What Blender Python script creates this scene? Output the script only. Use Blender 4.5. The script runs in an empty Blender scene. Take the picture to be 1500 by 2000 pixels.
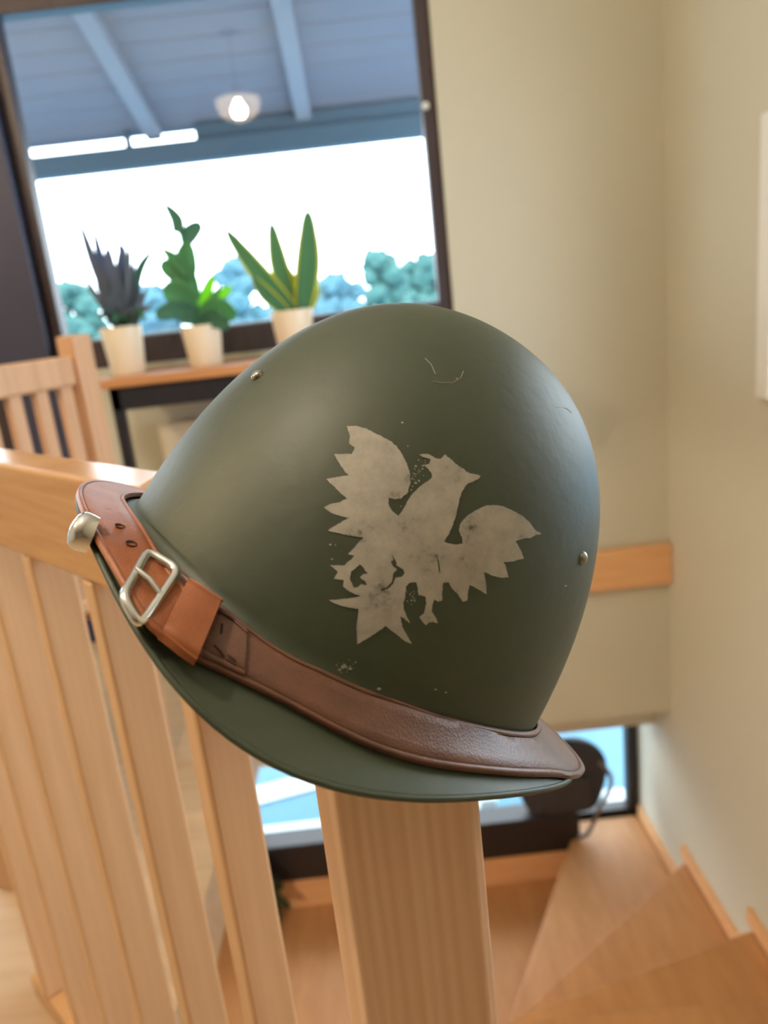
import bpy, bmesh, math, random
import numpy as np
from mathutils import Vector, Matrix
from mathutils.bvhtree import BVHTree
from mathutils.geometry import delaunay_2d_cdt

scene = bpy.context.scene
COL = scene.collection
R = math.radians

# ------------------------------------------------------------------ camera
FPX = 1500.0
PITCH, ROLL = R(15.2), R(6.4)
CAM = np.array([0.0, 0.0, 1.0])
FW = np.array([0, math.cos(PITCH), -math.sin(PITCH)])
_U0 = np.array([0, math.sin(PITCH), math.cos(PITCH)])
_R0 = np.array([1.0, 0, 0])
RT = math.cos(ROLL) * _R0 - math.sin(ROLL) * _U0
UP = math.sin(ROLL) * _R0 + math.cos(ROLL) * _U0
cd = bpy.data.cameras.new('camera')
cam = bpy.data.objects.new('camera', cd)
COL.objects.link(cam)
cam.matrix_world = Matrix(((RT[0], UP[0], -FW[0], CAM[0]), (RT[1], UP[1], -FW[1], CAM[1]),
                           (RT[2], UP[2], -FW[2], CAM[2]), (0, 0, 0, 1)))
cd.sensor_fit = 'VERTICAL'
cd.sensor_height = 36
cd.lens = 27
cd.clip_start = 0.01
cd.clip_end = 300
cd.dof.use_dof = True
cd.dof.focus_distance = 0.34
cd.dof.aperture_fstop = 7.5
scene.camera = cam


def ray(x, y):
    return FW + (x - 750) / FPX * RT - (y - 1000) / FPX * UP


def atY(x, y, Y):
    d = ray(x, y)
    return CAM + d * (Y / d[1])


def atZ(x, y, Z):
    d = ray(x, y)
    return CAM + d * ((Z - CAM[2]) / d[2])


# ------------------------------------------------------------------ world, light, exposure
world = bpy.data.worlds.new('overcast_sky')
scene.world = world
world.use_nodes = True
bg = world.node_tree.nodes['Background']
bg.inputs[0].default_value = (0.80, 0.92, 1.0, 1)
bg.inputs[1].default_value = 8.5
scene.view_settings.view_transform = 'Standard'
scene.view_settings.look = 'None'
scene.view_settings.gamma = 1
scene.view_settings.use_curve_mapping = False
scene.view_settings.exposure = -0.20
scene.cycles.use_denoising = True
scene.cycles.max_bounces = 10
scene.cycles.diffuse_bounces = 5
scene.cycles.transparent_max_bounces = 12
BULB = 800.0


def portal(name, loc, rot, sx, sy):
    ld = bpy.data.lights.new(name, 'AREA')
    ld.shape = 'RECTANGLE'
    ld.size, ld.size_y = sx, sy
    ld.cycles.is_portal = True
    o = bpy.data.objects.new(name, ld)
    COL.objects.link(o)
    o.location = loc
    o.rotation_euler = rot


portal('window_portal', (-0.34, 2.62, 1.44), (R(-90), 0, 0), 1.2, 1.0)
portal('door_portal', (-1.75, 2.62, 1.1), (R(-90), 0, 0), 1.2, 2.0)
portal('low_portal', (0.1, 2.97, -0.85), (R(-90), 0, 0), 1.6, 0.7)
portal('side_portal', (1.10, 1.20, 1.01), (0, R(90), 0), .92, 1.22)


# ------------------------------------------------------------------ helpers
def lin(*c):
    return tuple(((v / 255) / 12.92 if v / 255 <= .04045 else ((v / 255 + .055) / 1.055) ** 2.4) for v in c) + (1,)


def mat(name, col, rough=.6, metal=0., vary=0., vscale=8., bump=0., bscale=60., spec=.5, sss=0., coat=0.):
    m = bpy.data.materials.new(name)
    m.use_nodes = True
    nt = m.node_tree
    b = nt.nodes['Principled BSDF']
    b.inputs['Roughness'].default_value = rough
    b.inputs['Metallic'].default_value = metal
    b.inputs['Specular IOR Level'].default_value = spec
    b.inputs['Coat Weight'].default_value = coat
    b.inputs['Base Color'].default_value = col
    tc = nt.nodes.new('ShaderNodeTexCoord')
    if vary:
        n = nt.nodes.new('ShaderNodeTexNoise')
        n.inputs['Scale'].default_value = vscale
        n.inputs['Detail'].default_value = 5
        nt.links.new(tc.outputs['Object'], n.inputs['Vector'])
        mx = nt.nodes.new('ShaderNodeMix')
        mx.data_type = 'RGBA'
        mx.inputs['A'].default_value = tuple(max(0, c * (1 - vary)) for c in col[:3]) + (1,)
        mx.inputs['B'].default_value = tuple(min(1, c * (1 + vary)) for c in col[:3]) + (1,)
        nt.links.new(n.outputs['Fac'], mx.inputs['Factor'])
        nt.links.new(mx.outputs['Result'], b.inputs['Base Color'])
    if bump:
        n2 = nt.nodes.new('ShaderNodeTexNoise')
        n2.inputs['Scale'].default_value = bscale
        n2.inputs['Detail'].default_value = 4
        nt.links.new(tc.outputs['Object'], n2.inputs['Vector'])
        bp = nt.nodes.new('ShaderNodeBump')
        bp.inputs['Strength'].default_value = bump
        bp.inputs['Distance'].default_value = .002
        nt.links.new(n2.outputs['Fac'], bp.inputs['Height'])
        nt.links.new(bp.outputs['Normal'], b.inputs['Normal'])
    return m


def wood(name, c1, c2, scale=(60, 60, 3), rough=.45, rot=0., bands=0., bump=.12):
    m = bpy.data.materials.new(name)
    m.use_nodes = True
    nt = m.node_tree
    b = nt.nodes['Principled BSDF']
    b.inputs['Roughness'].default_value = rough
    tc = nt.nodes.new('ShaderNodeTexCoord')
    mp = nt.nodes.new('ShaderNodeMapping')
    mp.inputs['Scale'].default_value = scale
    mp.inputs['Rotation'].default_value = (0, 0, rot)
    nt.links.new(tc.outputs['Object'], mp.inputs['Vector'])
    n = nt.nodes.new('ShaderNodeTexNoise')
    n.inputs['Scale'].default_value = 1.0
    n.inputs['Detail'].default_value = 6
    n.inputs['Roughness'].default_value = .6
    n.inputs['Distortion'].default_value = .4
    nt.links.new(mp.outputs['Vector'], n.inputs['Vector'])
    cr = nt.nodes.new('ShaderNodeValToRGB')
    cr.color_ramp.elements[0].position = .3
    cr.color_ramp.elements[0].color = c2
    cr.color_ramp.elements[1].position = .68
    cr.color_ramp.elements[1].color = c1
    src = n.outputs['Fac']
    if bands:
        wv = nt.nodes.new('ShaderNodeTexWave')
        wv.bands_direction = 'X'
        wv.inputs['Scale'].default_value = bands
        wv.inputs['Distortion'].default_value = 5.0
        wv.inputs['Detail'].default_value = 3
        wv.inputs['Detail Scale'].default_value = 1.2
        mp2 = nt.nodes.new('ShaderNodeMapping')
        mp2.inputs['Scale'].default_value = (1, .35, .07)
        mp2.inputs['Rotation'].default_value = (0, R(2), rot)
        nt.links.new(tc.outputs['Object'], mp2.inputs['Vector'])
        nt.links.new(mp2.outputs['Vector'], wv.inputs['Vector'])
        mm = nt.nodes.new('ShaderNodeMix')
        mm.data_type = 'FLOAT'
        mm.inputs['Factor'].default_value = .22
        nt.links.new(n.outputs['Fac'], mm.inputs['A'])
        nt.links.new(wv.outputs['Fac'], mm.inputs['B'])
        src = mm.outputs['Result']
    nt.links.new(src, cr.inputs['Fac'])
    nt.links.new(cr.outputs['Color'], b.inputs['Base Color'])
    bp = nt.nodes.new('ShaderNodeBump')
    bp.inputs['Strength'].default_value = bump
    bp.inputs['Distance'].default_value = .001
    nt.links.new(src, bp.inputs['Height'])
    nt.links.new(bp.outputs['Normal'], b.inputs['Normal'])
    return m


def glass_mat(name, tint=(1, 1, 1, 1), refl=.9):
    m = bpy.data.materials.new(name)
    m.use_nodes = True
    nt = m.node_tree
    nt.nodes.remove(nt.nodes['Principled BSDF'])
    out = nt.nodes['Material Output']
    tr = nt.nodes.new('ShaderNodeBsdfTransparent')
    tr.inputs[0].default_value = tint
    gl = nt.nodes.new('ShaderNodeBsdfGlossy')
    gl.inputs['Roughness'].default_value = 0.0
    gl.inputs['Color'].default_value = (refl, refl, refl, 1)
    lw = nt.nodes.new('ShaderNodeLayerWeight')      # Schlick reflectance, the same for both sides of the pane
    lw.inputs['Blend'].default_value = .5
    pw = nt.nodes.new('ShaderNodeMath')
    pw.operation = 'POWER'
    pw.inputs[1].default_value = 5
    nt.links.new(lw.outputs['Facing'], pw.inputs[0])
    fr = nt.nodes.new('ShaderNodeMath')
    fr.operation = 'MULTIPLY_ADD'
    fr.inputs[1].default_value = .96
    fr.inputs[2].default_value = .04
    nt.links.new(pw.outputs[0], fr.inputs[0])
    mx = nt.nodes.new('ShaderNodeMixShader')
    nt.links.new(fr.outputs[0], mx.inputs[0])
    nt.links.new(tr.outputs[0], mx.inputs[1])
    nt.links.new(gl.outputs[0], mx.inputs[2])
    nt.links.new(mx.outputs[0], out.inputs['Surface'])
    return m


def emit_mat(name, col, strength):
    m = bpy.data.materials.new(name)
    m.use_nodes = True
    nt = m.node_tree
    b = nt.nodes['Principled BSDF']
    b.inputs['Base Color'].default_value = col
    b.inputs['Emission Color'].default_value = col
    b.inputs['Emission Strength'].default_value = strength
    return m


def leaf_mat(name, col, trans=.35, rough=.5):
    m = bpy.data.materials.new(name)
    m.use_nodes = True
    nt = m.node_tree
    b = nt.nodes['Principled BSDF']
    b.inputs['Base Color'].default_value = col
    b.inputs['Roughness'].default_value = rough
    t = nt.nodes.new('ShaderNodeBsdfTranslucent')
    t.inputs[0].default_value = tuple(min(1, c * 1.6) for c in col[:3]) + (1,)
    mx = nt.nodes.new('ShaderNodeMixShader')
    mx.inputs[0].default_value = trans
    nt.links.new(b.outputs[0], mx.inputs[1])
    nt.links.new(t.outputs[0], mx.inputs[2])
    nt.links.new(mx.outputs[0], nt.nodes['Material Output'].inputs['Surface'])
    return m


def empty(name, loc, label=None, cat=None, group=None, kind=None):
    o = bpy.data.objects.new(name, None)
    COL.objects.link(o)
    o.location = loc
    o.empty_display_size = .05
    tag(o, label, cat, group, kind)
    return o


def tag(o, label=None, cat=None, group=None, kind=None):
    for k, v in (('label', label), ('category', cat), ('group', group), ('kind', kind)):
        if v:
            o[k] = v
    return o


def wloc(o):
    v = Vector(o.location)
    p = o.parent
    while p:
        v = v + Vector(p.location)
        p = p.parent
    return v


def link(name, me, m, parent=None, smooth=False, angle=None):
    o = bpy.data.objects.new(name, me)
    COL.objects.link(o)
    if m:
        me.materials.append(m)
    if smooth:
        me.polygons.foreach_set('use_smooth', [True] * len(me.polygons))
        if angle:
            me.set_sharp_from_angle(angle=R(angle))
    if parent:
        o.parent = parent
        # mesh data is in world coordinates; parents only carry a location
        o.matrix_parent_inverse = Matrix.Translation(-wloc(parent)) if parent.type == 'EMPTY' else Matrix.Identity(4)
    return o


def mesh(name, vs, fs, m, parent=None, smooth=False, angle=None):
    me = bpy.data.meshes.new(name)
    me.from_pydata([tuple(map(float, v)) for v in vs], [], [tuple(f) for f in fs])
    bm = bmesh.new()
    bm.from_mesh(me)
    bmesh.ops.recalc_face_normals(bm, faces=bm.faces)
    bm.to_mesh(me)
    bm.free()
    return link(name, me, m, parent, smooth, angle)


def bm_obj(name, bm, m, parent=None, smooth=False, angle=None):
    bmesh.ops.recalc_face_normals(bm, faces=bm.faces)
    me = bpy.data.meshes.new(name)
    bm.to_mesh(me)
    bm.free()
    return link(name, me, m, parent, smooth, angle)


def add_box(bm, lo, hi, bevel=0., seg=2):
    g = bmesh.ops.create_cube(bm, size=1)
    lo, hi = Vector(lo), Vector(hi)
    for v in g['verts']:
        v.co = Vector((lo[i] + (hi[i] - lo[i]) * (v.co[i] + .5) for i in range(3)))
    if bevel:
        es = list({e for v in g['verts'] for e in v.link_edges})
        bmesh.ops.bevel(bm, geom=es, offset=bevel, segments=seg, affect='EDGES', profile=.5)


def box(name, lo, hi, m, parent=None, bevel=.002, seg=2):
    bm = bmesh.new()
    add_box(bm, lo, hi, bevel, seg)
    return bm_obj(name, bm, m, parent)


def obox(name, org, ax, ay, az, lo, hi, m, parent=None, bevel=.002, seg=2):
    """box in a rotated frame"""
    bm = bmesh.new()
    add_box(bm, lo, hi, bevel, seg)
    ax, ay, az, org = map(Vector, (ax, ay, az, org))
    for v in bm.verts:
        v.co = org + ax * v.co.x + ay * v.co.y + az * v.co.z
    return bm_obj(name, bm, m, parent)


def prism(name, poly, z0, z1, m, parent=None, bevel=.003):
    n = len(poly)
    vs = [(p[0], p[1], z0) for p in poly] + [(p[0], p[1], z1) for p in poly]
    fs = [tuple(range(n - 1, -1, -1)), tuple(range(n, 2 * n))] + [(i, (i + 1) % n, n + (i + 1) % n, n + i) for i in range(n)]
    o = mesh(name, vs, fs, m, parent)
    if bevel:
        md = o.modifiers.new('bevel', 'BEVEL')
        md.width = bevel
        md.segments = 2
    return o


def tube(name, pts, rad, m, parent=None, n=10, closed=False):
    pts = [Vector(p) for p in pts]
    rads = rad if isinstance(rad, (list, tuple)) else [rad] * len(pts)
    vs, fs = [], []
    N = len(pts)
    prev = None
    for i, p in enumerate(pts):
        a = pts[(i - 1) % N] if (closed or i > 0) else p
        b = pts[(i + 1) % N] if (closed or i < N - 1) else p
        t = (b - a).normalized()
        if prev is None:
            ref = Vector((0, 0, 1)) if abs(t.z) < .9 else Vector((1, 0, 0))
            s = t.cross(ref).normalized()
        else:
            s = (prev - t * prev.dot(t)).normalized()
        prev = s
        q = t.cross(s)
        for k in range(n):
            a_ = 2 * math.pi * k / n
            vs.append(p + (s * math.cos(a_) + q * math.sin(a_)) * rads[i])
    L = N if closed else N - 1
    for i in range(L):
        for k in range(n):
            j = (i + 1) % N
            fs.append((i * n + k, i * n + (k + 1) % n, j * n + (k + 1) % n, j * n + k))
    if not closed:
        fs.append(tuple(range(n - 1, -1, -1)))
        fs.append(tuple((N - 1) * n + k for k in range(n)))
    return mesh(name, vs, fs, m, parent, True, 50)


def lathe(name, prof, c, m, parent=None, n=40, angle=40):
    vs, fs = [], []
    for (rr, z) in prof:
        for k in range(n):
            a = 2 * math.pi * k / n
            vs.append((c[0] + rr * math.cos(a), c[1] + rr * math.sin(a), c[2] + z))
    for i in range(len(prof) - 1):
        for k in range(n):
            fs.append((i * n + k, i * n + (k + 1) % n, (i + 1) * n + (k + 1) % n, (i + 1) * n + k))
    if prof[0][0] > 1e-5:
        fs.append(tuple(range(n - 1, -1, -1)))
    if prof[-1][0] > 1e-5:
        fs.append(tuple((len(prof) - 1) * n + k for k in range(n)))
    o = mesh(name, vs, fs, m, parent, True, angle)
    return o


def wall(name, axis, c0, c1, ulo, uhi, zlo, zhi, holes, m):
    """slab with rectangular holes; axis = 'y' (slab between y=c0..c1, u is x) or 'x'"""
    us = sorted({ulo, uhi} | {h[0] for h in holes} | {h[1] for h in holes})
    zs = sorted({zlo, zhi} | {h[2] for h in holes} | {h[3] for h in holes})
    solid = {}
    for i in range(len(us) - 1):
        for j in range(len(zs) - 1):
            cu, cz = (us[i] + us[i + 1]) / 2, (zs[j] + zs[j + 1]) / 2
            solid[i, j] = not any(h[0] < cu < h[1] and h[2] < cz < h[3] for h in holes)
    vs, fs, idx = [], [], {}

    def V(u, c, z):
        k = (round(u, 5), c, round(z, 5))
        if k not in idx:
            idx[k] = len(vs)
            vs.append((u, c, z) if axis == 'y' else (c, u, z))
        return idx[k]
    for (i, j), s in solid.items():
        if not s:
            continue
        u0, u1, z0, z1 = us[i], us[i + 1], zs[j], zs[j + 1]
        for c in (c0, c1):
            fs.append((V(u0, c, z0), V(u1, c, z0), V(u1, c, z1), V(u0, c, z1)))
        for (di, dj, a, b) in ((-1, 0, (u0, z0), (u0, z1)), (1, 0, (u1, z0), (u1, z1)), (0, -1, (u0, z0), (u1, z0)), (0, 1, (u0, z1), (u1, z1))):
            if not solid.get((i + di, j + dj), False):
                fs.append((V(a[0], c0, a[1]), V(b[0], c0, b[1]), V(b[0], c1, b[1]), V(a[0], c1, a[1])))
    return tag(mesh(name, vs, fs, m), kind='structure')


# ------------------------------------------------------------------ materials
M_wall = mat('cream_plaster', lin(205, 203, 187), .85, vary=.03, vscale=3, bump=.08, bscale=250)
M_rear = mat('darkened_rear_plaster', lin(138, 130, 118), .85, vary=.03, vscale=3)  # unseen wall, darkened to dim its bounce onto the helmet
M_ceil = mat('white_ceiling', lin(226, 228, 224), .9)
M_floor = wood('laminate_floor', lin(208, 180, 146), lin(190, 160, 126), (3, 40, 40), .4)
M_pine = wood('pine_vertical', lin(230, 192, 152), lin(214, 172, 130), (70, 70, 2.2), .38, bands=0)
M_newel = wood('pine_newel', lin(238, 202, 170), lin(224, 182, 148), (90, 60, 2.0), .42, bands=42)
M_rail = wood('pine_rail', lin(218, 172, 122), lin(198, 148, 98), (6, 6, 90), .2, bump=.02)
M_tread = wood('pine_tread', lin(194, 144, 94), lin(176, 126, 78), (26, 5, 26), .6, rot=R(35))
M_trim = wood('pine_trim', lin(236, 188, 138), lin(222, 170, 120), (4, 60, 60), .45)
M_beech = wood('beech_chair', lin(212, 172, 138), lin(196, 154, 120), (50, 50, 3), .4)
M_sill = wood('oak_sill', lin(206, 152, 104), lin(180, 124, 80), (4, 50, 50), .35)
M_frame = wood('dark_window_frame', lin(70, 58, 62), lin(54, 44, 50), (50, 50, 4), .4)
M_dframe = mat('black_window_frame', lin(38, 34, 36), .45)
M_navy = mat('navy_post', lin(58, 60, 84), .5)
M_black = mat('black_metal', lin(26, 28, 38), .45)
M_glass = glass_mat('window_glass')
M_white = mat('white_paint', lin(236, 236, 232), .5)
M_rad = mat('radiator_enamel', lin(236, 226, 204), .4)
M_pot = mat('cream_ceramic', lin(238, 226, 204), .35, vary=.02)
M_soil = mat('potting_soil', lin(48, 36, 28), .95, vary=.4, vscale=90, bump=.6, bscale=200)
M_porch = mat('porch_paint', lin(104, 108, 124), .7, vary=.04, vscale=6)
M_porch2 = mat('porch_beam_paint', lin(122, 128, 142), .7, vary=.04)
M_beamd = mat('porch_front_beam', lin(62, 84, 100), .7, vary=.05)
M_ledge = mat('zinc_ledge', lin(110, 114, 122), .4, metal=.3)
M_pave = mat('pale_paving', lin(84, 128, 150), .8, vary=.08, vscale=2)
M_kerb = mat('white_kerb', lin(196, 204, 206), .8, vary=.05)
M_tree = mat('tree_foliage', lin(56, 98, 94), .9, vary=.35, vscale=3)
M_tree2 = mat('hazy_tree_foliage', lin(72, 112, 126), .9, vary=.3, vscale=3)  # foliage with the outdoor haze mixed into its colour
M_bark = mat('bark', lin(92, 84, 76), .9)
M_bag = mat('charcoal_fabric', lin(58, 56, 60), .8, vary=.12, vscale=20, bump=.2, bscale=400)
M_bagtrim = mat('grey_webbing', lin(116, 106, 104), .7)
M_brass = mat('warm_brass', lin(190, 150, 96), .3, metal=1)


def helmet_paint():
    m = bpy.data.materials.new('olive_helmet_paint')
    m.use_nodes = True
    nt = m.node_tree
    b = nt.nodes['Principled BSDF']
    b.inputs['Roughness'].default_value = .40
    tc = nt.nodes.new('ShaderNodeTexCoord')
    n = nt.nodes.new('ShaderNodeTexNoise')
    n.inputs['Scale'].default_value = 14
    n.inputs['Detail'].default_value = 6
    nt.links.new(tc.outputs['Object'], n.inputs['Vector'])
    cr = nt.nodes.new('ShaderNodeValToRGB')
    cr.color_ramp.elements[0].color = lin(58, 67, 53)
    cr.color_ramp.elements[1].color = lin(68, 77, 60)
    nt.links.new(n.outputs['Fac'], cr.inputs['Fac'])
    # sparse pale scuffs
    n3 = nt.nodes.new('ShaderNodeTexNoise')
    n3.inputs['Scale'].default_value = 70
    n3.inputs['Detail'].default_value = 8
    n3.inputs['Roughness'].default_value = .7
    nt.links.new(tc.outputs['Object'], n3.inputs['Vector'])
    c3 = nt.nodes.new('ShaderNodeValToRGB')
    c3.color_ramp.elements[0].position = .735
    c3.color_ramp.elements[1].position = .80
    nt.links.new(n3.outputs['Fac'], c3.inputs['Fac'])
    mx = nt.nodes.new('ShaderNodeMix')
    mx.data_type = 'RGBA'
    nt.links.new(c3.outputs['Color'], mx.inputs['Factor'])
    nt.links.new(cr.outputs['Color'], mx.inputs['A'])
    mx.inputs['B'].default_value = lin(130, 132, 118)
    nt.links.new(mx.outputs['Result'], b.inputs['Base Color'])
    rr = nt.nodes.new('ShaderNodeMapRange')
    rr.inputs['To Min'].default_value = .46
    rr.inputs['To Max'].default_value = .56
    nt.links.new(n.outputs['Fac'], rr.inputs['Value'])
    nt.links.new(rr.outputs['Result'], b.inputs['Roughness'])
    n2 = nt.nodes.new('ShaderNodeTexNoise')
    n2.inputs['Scale'].default_value = 130
    n2.inputs['Detail'].default_value = 3
    nt.links.new(tc.outputs['Object'], n2.inputs['Vector'])
    bp = nt.nodes.new('ShaderNodeBump')
    bp.inputs['Strength'].default_value = .22
    bp.inputs['Distance'].default_value = .001
    nt.links.new(n2.outputs['Fac'], bp.inputs['Height'])
    nt.links.new(bp.outputs['Normal'], b.inputs['Normal'])
    return m


def eagle_paint():
    m = bpy.data.materials.new('worn_white_paint')
    m.use_nodes = True
    nt = m.node_tree
    b = nt.nodes['Principled BSDF']
    b.inputs['Roughness'].default_value = .6
    tc = nt.nodes.new('ShaderNodeTexCoord')
    n = nt.nodes.new('ShaderNodeTexNoise')
    n.inputs['Scale'].default_value = 110
    n.inputs['Detail'].default_value = 9
    n.inputs['Roughness'].default_value = .68
    nt.links.new(tc.outputs['Object'], n.inputs['Vector'])
    cr = nt.nodes.new('ShaderNodeValToRGB')
    e = cr.color_ramp.elements
    e[0].position, e[0].color = .27, lin(78, 82, 68)
    e[1].position, e[1].color = .40, lin(162, 158, 150)
    k = e.new(.62)
    k.color = lin(182, 177, 168)
    nt.links.new(n.outputs['Fac'], cr.inputs['Fac'])
    nt.links.new(cr.outputs['Color'], b.inputs['Base Color'])
    return m


def leather(name, c, dark):
    m = bpy.data.materials.new(name)
    m.use_nodes = True
    nt = m.node_tree
    b = nt.nodes['Principled BSDF']
    b.inputs['Roughness'].default_value = .42
    tc = nt.nodes.new('ShaderNodeTexCoord')
    n = nt.nodes.new('ShaderNodeTexNoise')
    n.inputs['Scale'].default_value = 45
    n.inputs['Detail'].default_value = 7
    nt.links.new(tc.outputs['Object'], n.inputs['Vector'])
    cr = nt.nodes.new('ShaderNodeValToRGB')
    cr.color_ramp.elements[0].position = .25
    cr.color_ramp.elements[0].color = dark
    cr.color_ramp.elements[1].position = .65
    cr.color_ramp.elements[1].color = c
    nt.links.new(n.outputs['Fac'], cr.inputs['Fac'])
    nt.links.new(cr.outputs['Color'], b.inputs['Base Color'])
    v = nt.nodes.new('ShaderNodeTexVoronoi')
    v.inputs['Scale'].default_value = 900
    nt.links.new(tc.outputs['Object'], v.inputs['Vector'])
    bp = nt.nodes.new('ShaderNodeBump')
    bp.inputs['Strength'].default_value = .22
    bp.inputs['Distance'].default_value = .0006
    nt.links.new(v.outputs['Distance'], bp.inputs['Height'])
    nt.links.new(bp.outputs['Normal'], b.inputs['Normal'])
    return m


M_helmet = helmet_paint()
M_eagle = eagle_paint()
M_strap = leather('shaded_brown_leather', lin(116, 78, 62), lin(90, 60, 48))  # strap leather toned darker for the side away from the lamp
M_strap2 = leather('lamplit_leather', lin(164, 96, 56), lin(134, 76, 44))  # the same leather, with lamplight put into its paler colour
M_nickel = mat('nickel', lin(224, 224, 222), .18, metal=1)
M_thread = mat('dark_thread', lin(70, 44, 36), .8)
M_steel = mat('rivet_steel', lin(150, 150, 140), .3, metal=1)

# ------------------------------------------------------------------ room shell
XR, YB, YL = 0.945, 2.45, 2.79          # right wall, back wall, lower back wall
ZC = 2.5
WX0, WX1, WZ0, WZ1 = -0.965, 0.285, 0.895, 1.93   # upper window opening
box_ = box
wall('wall_back', 'y', YB, YB + .15, -3.2, XR, -.52, ZC, [(WX0, WX1, WZ0, WZ1), (-2.35, -1.13, .02, 2.1)], M_wall)
wall('wall_right', 'x', XR, XR + .15, -3.0, YL + .15, -1.6, ZC, [(.60, 1.79, .56, 1.46)], M_wall)
wall('wall_left', 'x', -3.35, -3.2, -3.0, YB + .15, -1.6, ZC, [], M_wall)
wall('wall_rear', 'y', -3.15, -3.0, -3.35, XR + .15, -1.6, ZC, [], M_rear)
wall('wall_lower', 'y', YL, YL + .15, -3.2, XR, -1.6, -.52, [(-.74, XR, -1.355, -.53)], M_wall)
tag(box('ceiling', (-3.35, -3.15, ZC), (XR + .15, YB + .15, ZC + .1), M_ceil, bevel=0), kind='structure')
# upper floor with the stair opening
OPX = -0.40
flo = prism('floor', [(-3.2, -3.0), (XR, -3.0), (XR, .45), (-.09, .45), (OPX, .80), (OPX, YB), (-3.2, YB)], -.14, 0, M_floor, bevel=0)
tag(flo, kind='structure')
tag(box('floor_soffit', (-3.2, YB + .15, -.66), (XR, YL, -.52), M_wall, bevel=0), kind='structure')
tag(box('floor_lower', (-3.2, -3.0, -1.62), (XR, YL, -1.40), M_tread, bevel=0), kind='structure')
# wooden board on the back wall at floor level
tag(box('trim_1', (-.38, YB - .035, -.02), (XR, YB, .122), M_trim, bevel=.008, seg=3), kind='structure',
    label='pine board running along the cream back wall above the stairs', )


def pane_window(name, x0, x1, z0, z1, y, fw, m, fwb=None, fwl=None):
    w = empty(name, (x0, y, z0), kind='structure')
    fwb = fwb or fw
    fwl = fwl or fw
    for lo, hi in (((x0, z0), (x0 + fwl, z1)), ((x1 - fw, z0), (x1, z1)), ((x0 + fwl, z0), (x1 - fw, z0 + fwb)), ((x0 + fwl, z1 - fw), (x1 - fw, z1))):
        box('window_frame', (lo[0], y, lo[1]), (hi[0], y + .06, hi[1]), m, w, .004)
    box('glass_pane', (x0 + fwl - .005, y + .028, z0 + fwb - .005), (x1 - fw + .005, y + .032, z1 - fw + .005), M_glass, w, 0)
    return w


w1 = pane_window('window_1', WX0, WX1, WZ0, WZ1, YB + .02, .042, M_frame, .085, .035)
lathe('latch_knob', [(.0, .02), (.008, .018), (.011, .01), (.008, 0)], (.252, YB + .01, 1.525), M_white, w1, 16)
box('outer_sill', (WX0, YB + .09, .955), (WX1, YB + .34, .985), M_ledge, w1, .004)
# dark wide post between the window and the glazed door
tag(box('trim_2', (-1.13, YB - .03, 0.0), (WX0, YB + .1, 2.1), M_navy, bevel=.006), kind='structure')
d1 = pane_window('door_1', -2.35, -1.13, .02, 2.1, YB + .02, .07, M_frame)
w2 = pane_window('window_2', -.74, XR, -1.355, -.53, YL + .02, .045, M_dframe, .165, .045)
box('inner_ledge', (-.74, 2.68, -1.26), (.655, YL, -1.09), M_dframe, w2, .006)
# side window of the stairwell
w3 = empty('window_3', (XR, 1.2, .56), kind='structure')
for (a, b) in (((.60, .56), (.64, 1.46)), ((1.75, .56), (1.79, 1.46)), ((.64, .56), (1.75, .60)), ((.64, 1.42), (1.75, 1.46))):
    box('window_frame', (XR + .01, a[0], a[1]), (XR + .07, b[0], b[1]), M_white, w3, .004)
box('window_frame', (XR - .016, 1.79, .68), (XR + .004, 1.852, 1.31), M_white, w3, .004)
box('glass_pane', (XR + .038, .635, .595), (XR + .042, 1.755, 1.425), M_glass, w3, 0)

# window shelf with black steel frame
sh = empty('window_shelf', (-.7, 2.3, 0), 'wooden window shelf on a black steel frame, holding the three plant pots', 'shelf')
SZ = .882
box('shelf_board', (-.735, 2.085, SZ - .026), (.29, YB, SZ), M_sill, sh, .004)
box('front_rail', (-.70, 2.10, SZ - .088), (.28, 2.125, SZ - .026), M_black, sh, .002)
box('leg', (-.70, 2.10, 0), (-.672, 2.128, SZ - .026), M_black, sh, .002)
box('side_rail', (-.70, 2.125, SZ - .088), (-.672, 2.42, SZ - .026), M_black, sh, .002)
# radiator under it
ra = empty('radiator', (-.3, 2.36, .12), 'cream panel radiator on the wall below the window shelf', 'radiator')
box('panel', (-.66, 2.36, .14), (.05, 2.375, .70), M_rad, ra, .006, 3)
box('panel', (-.66, 2.42, .14), (.05, 2.435, .70), M_rad, ra, .006, 3)
for k in range(12):
    x = -.645 + k * .06
    box('rib', (x, 2.352, .17), (x + .028, 2.362, .67), M_rad, ra, .004)
box('top_grille', (-.66, 2.36, .70), (.05, 2.435, .712), M_rad, ra, .003)
for x in (-.55, -.05):
    box('bracket', (x, 2.43, .3), (x + .03, YB, .36), M_rad, ra, .002)

# ------------------------------------------------------------------ staircase
st = empty('staircase', (.55, 1.7, -1.4), 'pine winder staircase turning down to the low window', 'stairs')
XS = XR - .016
PV = (.17, 1.70)


def tread(poly, z):
    return prism('tread', poly, z - .04, z, M_tread, st, .006)


def riser(p0, p1, z0, z1):
    a, b = Vector((p0[0], p0[1], 0)), Vector((p1[0], p1[1], 0))
    d = (b - a).normalized()
    n = Vector((-d.y, d.x, 0)) * -.012
    # risers sit just behind the nosing, on the uphill side
    up = Vector((0, -1, 0))
    if n.dot(up) < 0:
        n = -n
    q = [a + n * 2, b + n * 2, b + n * 3.2, a + n * 3.2]
    for v in q:
        v.x = min(v.x, XS)
    return prism('riser', [(v.x, v.y) for v in q], z0, z1, M_tread, st, 0)


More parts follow.
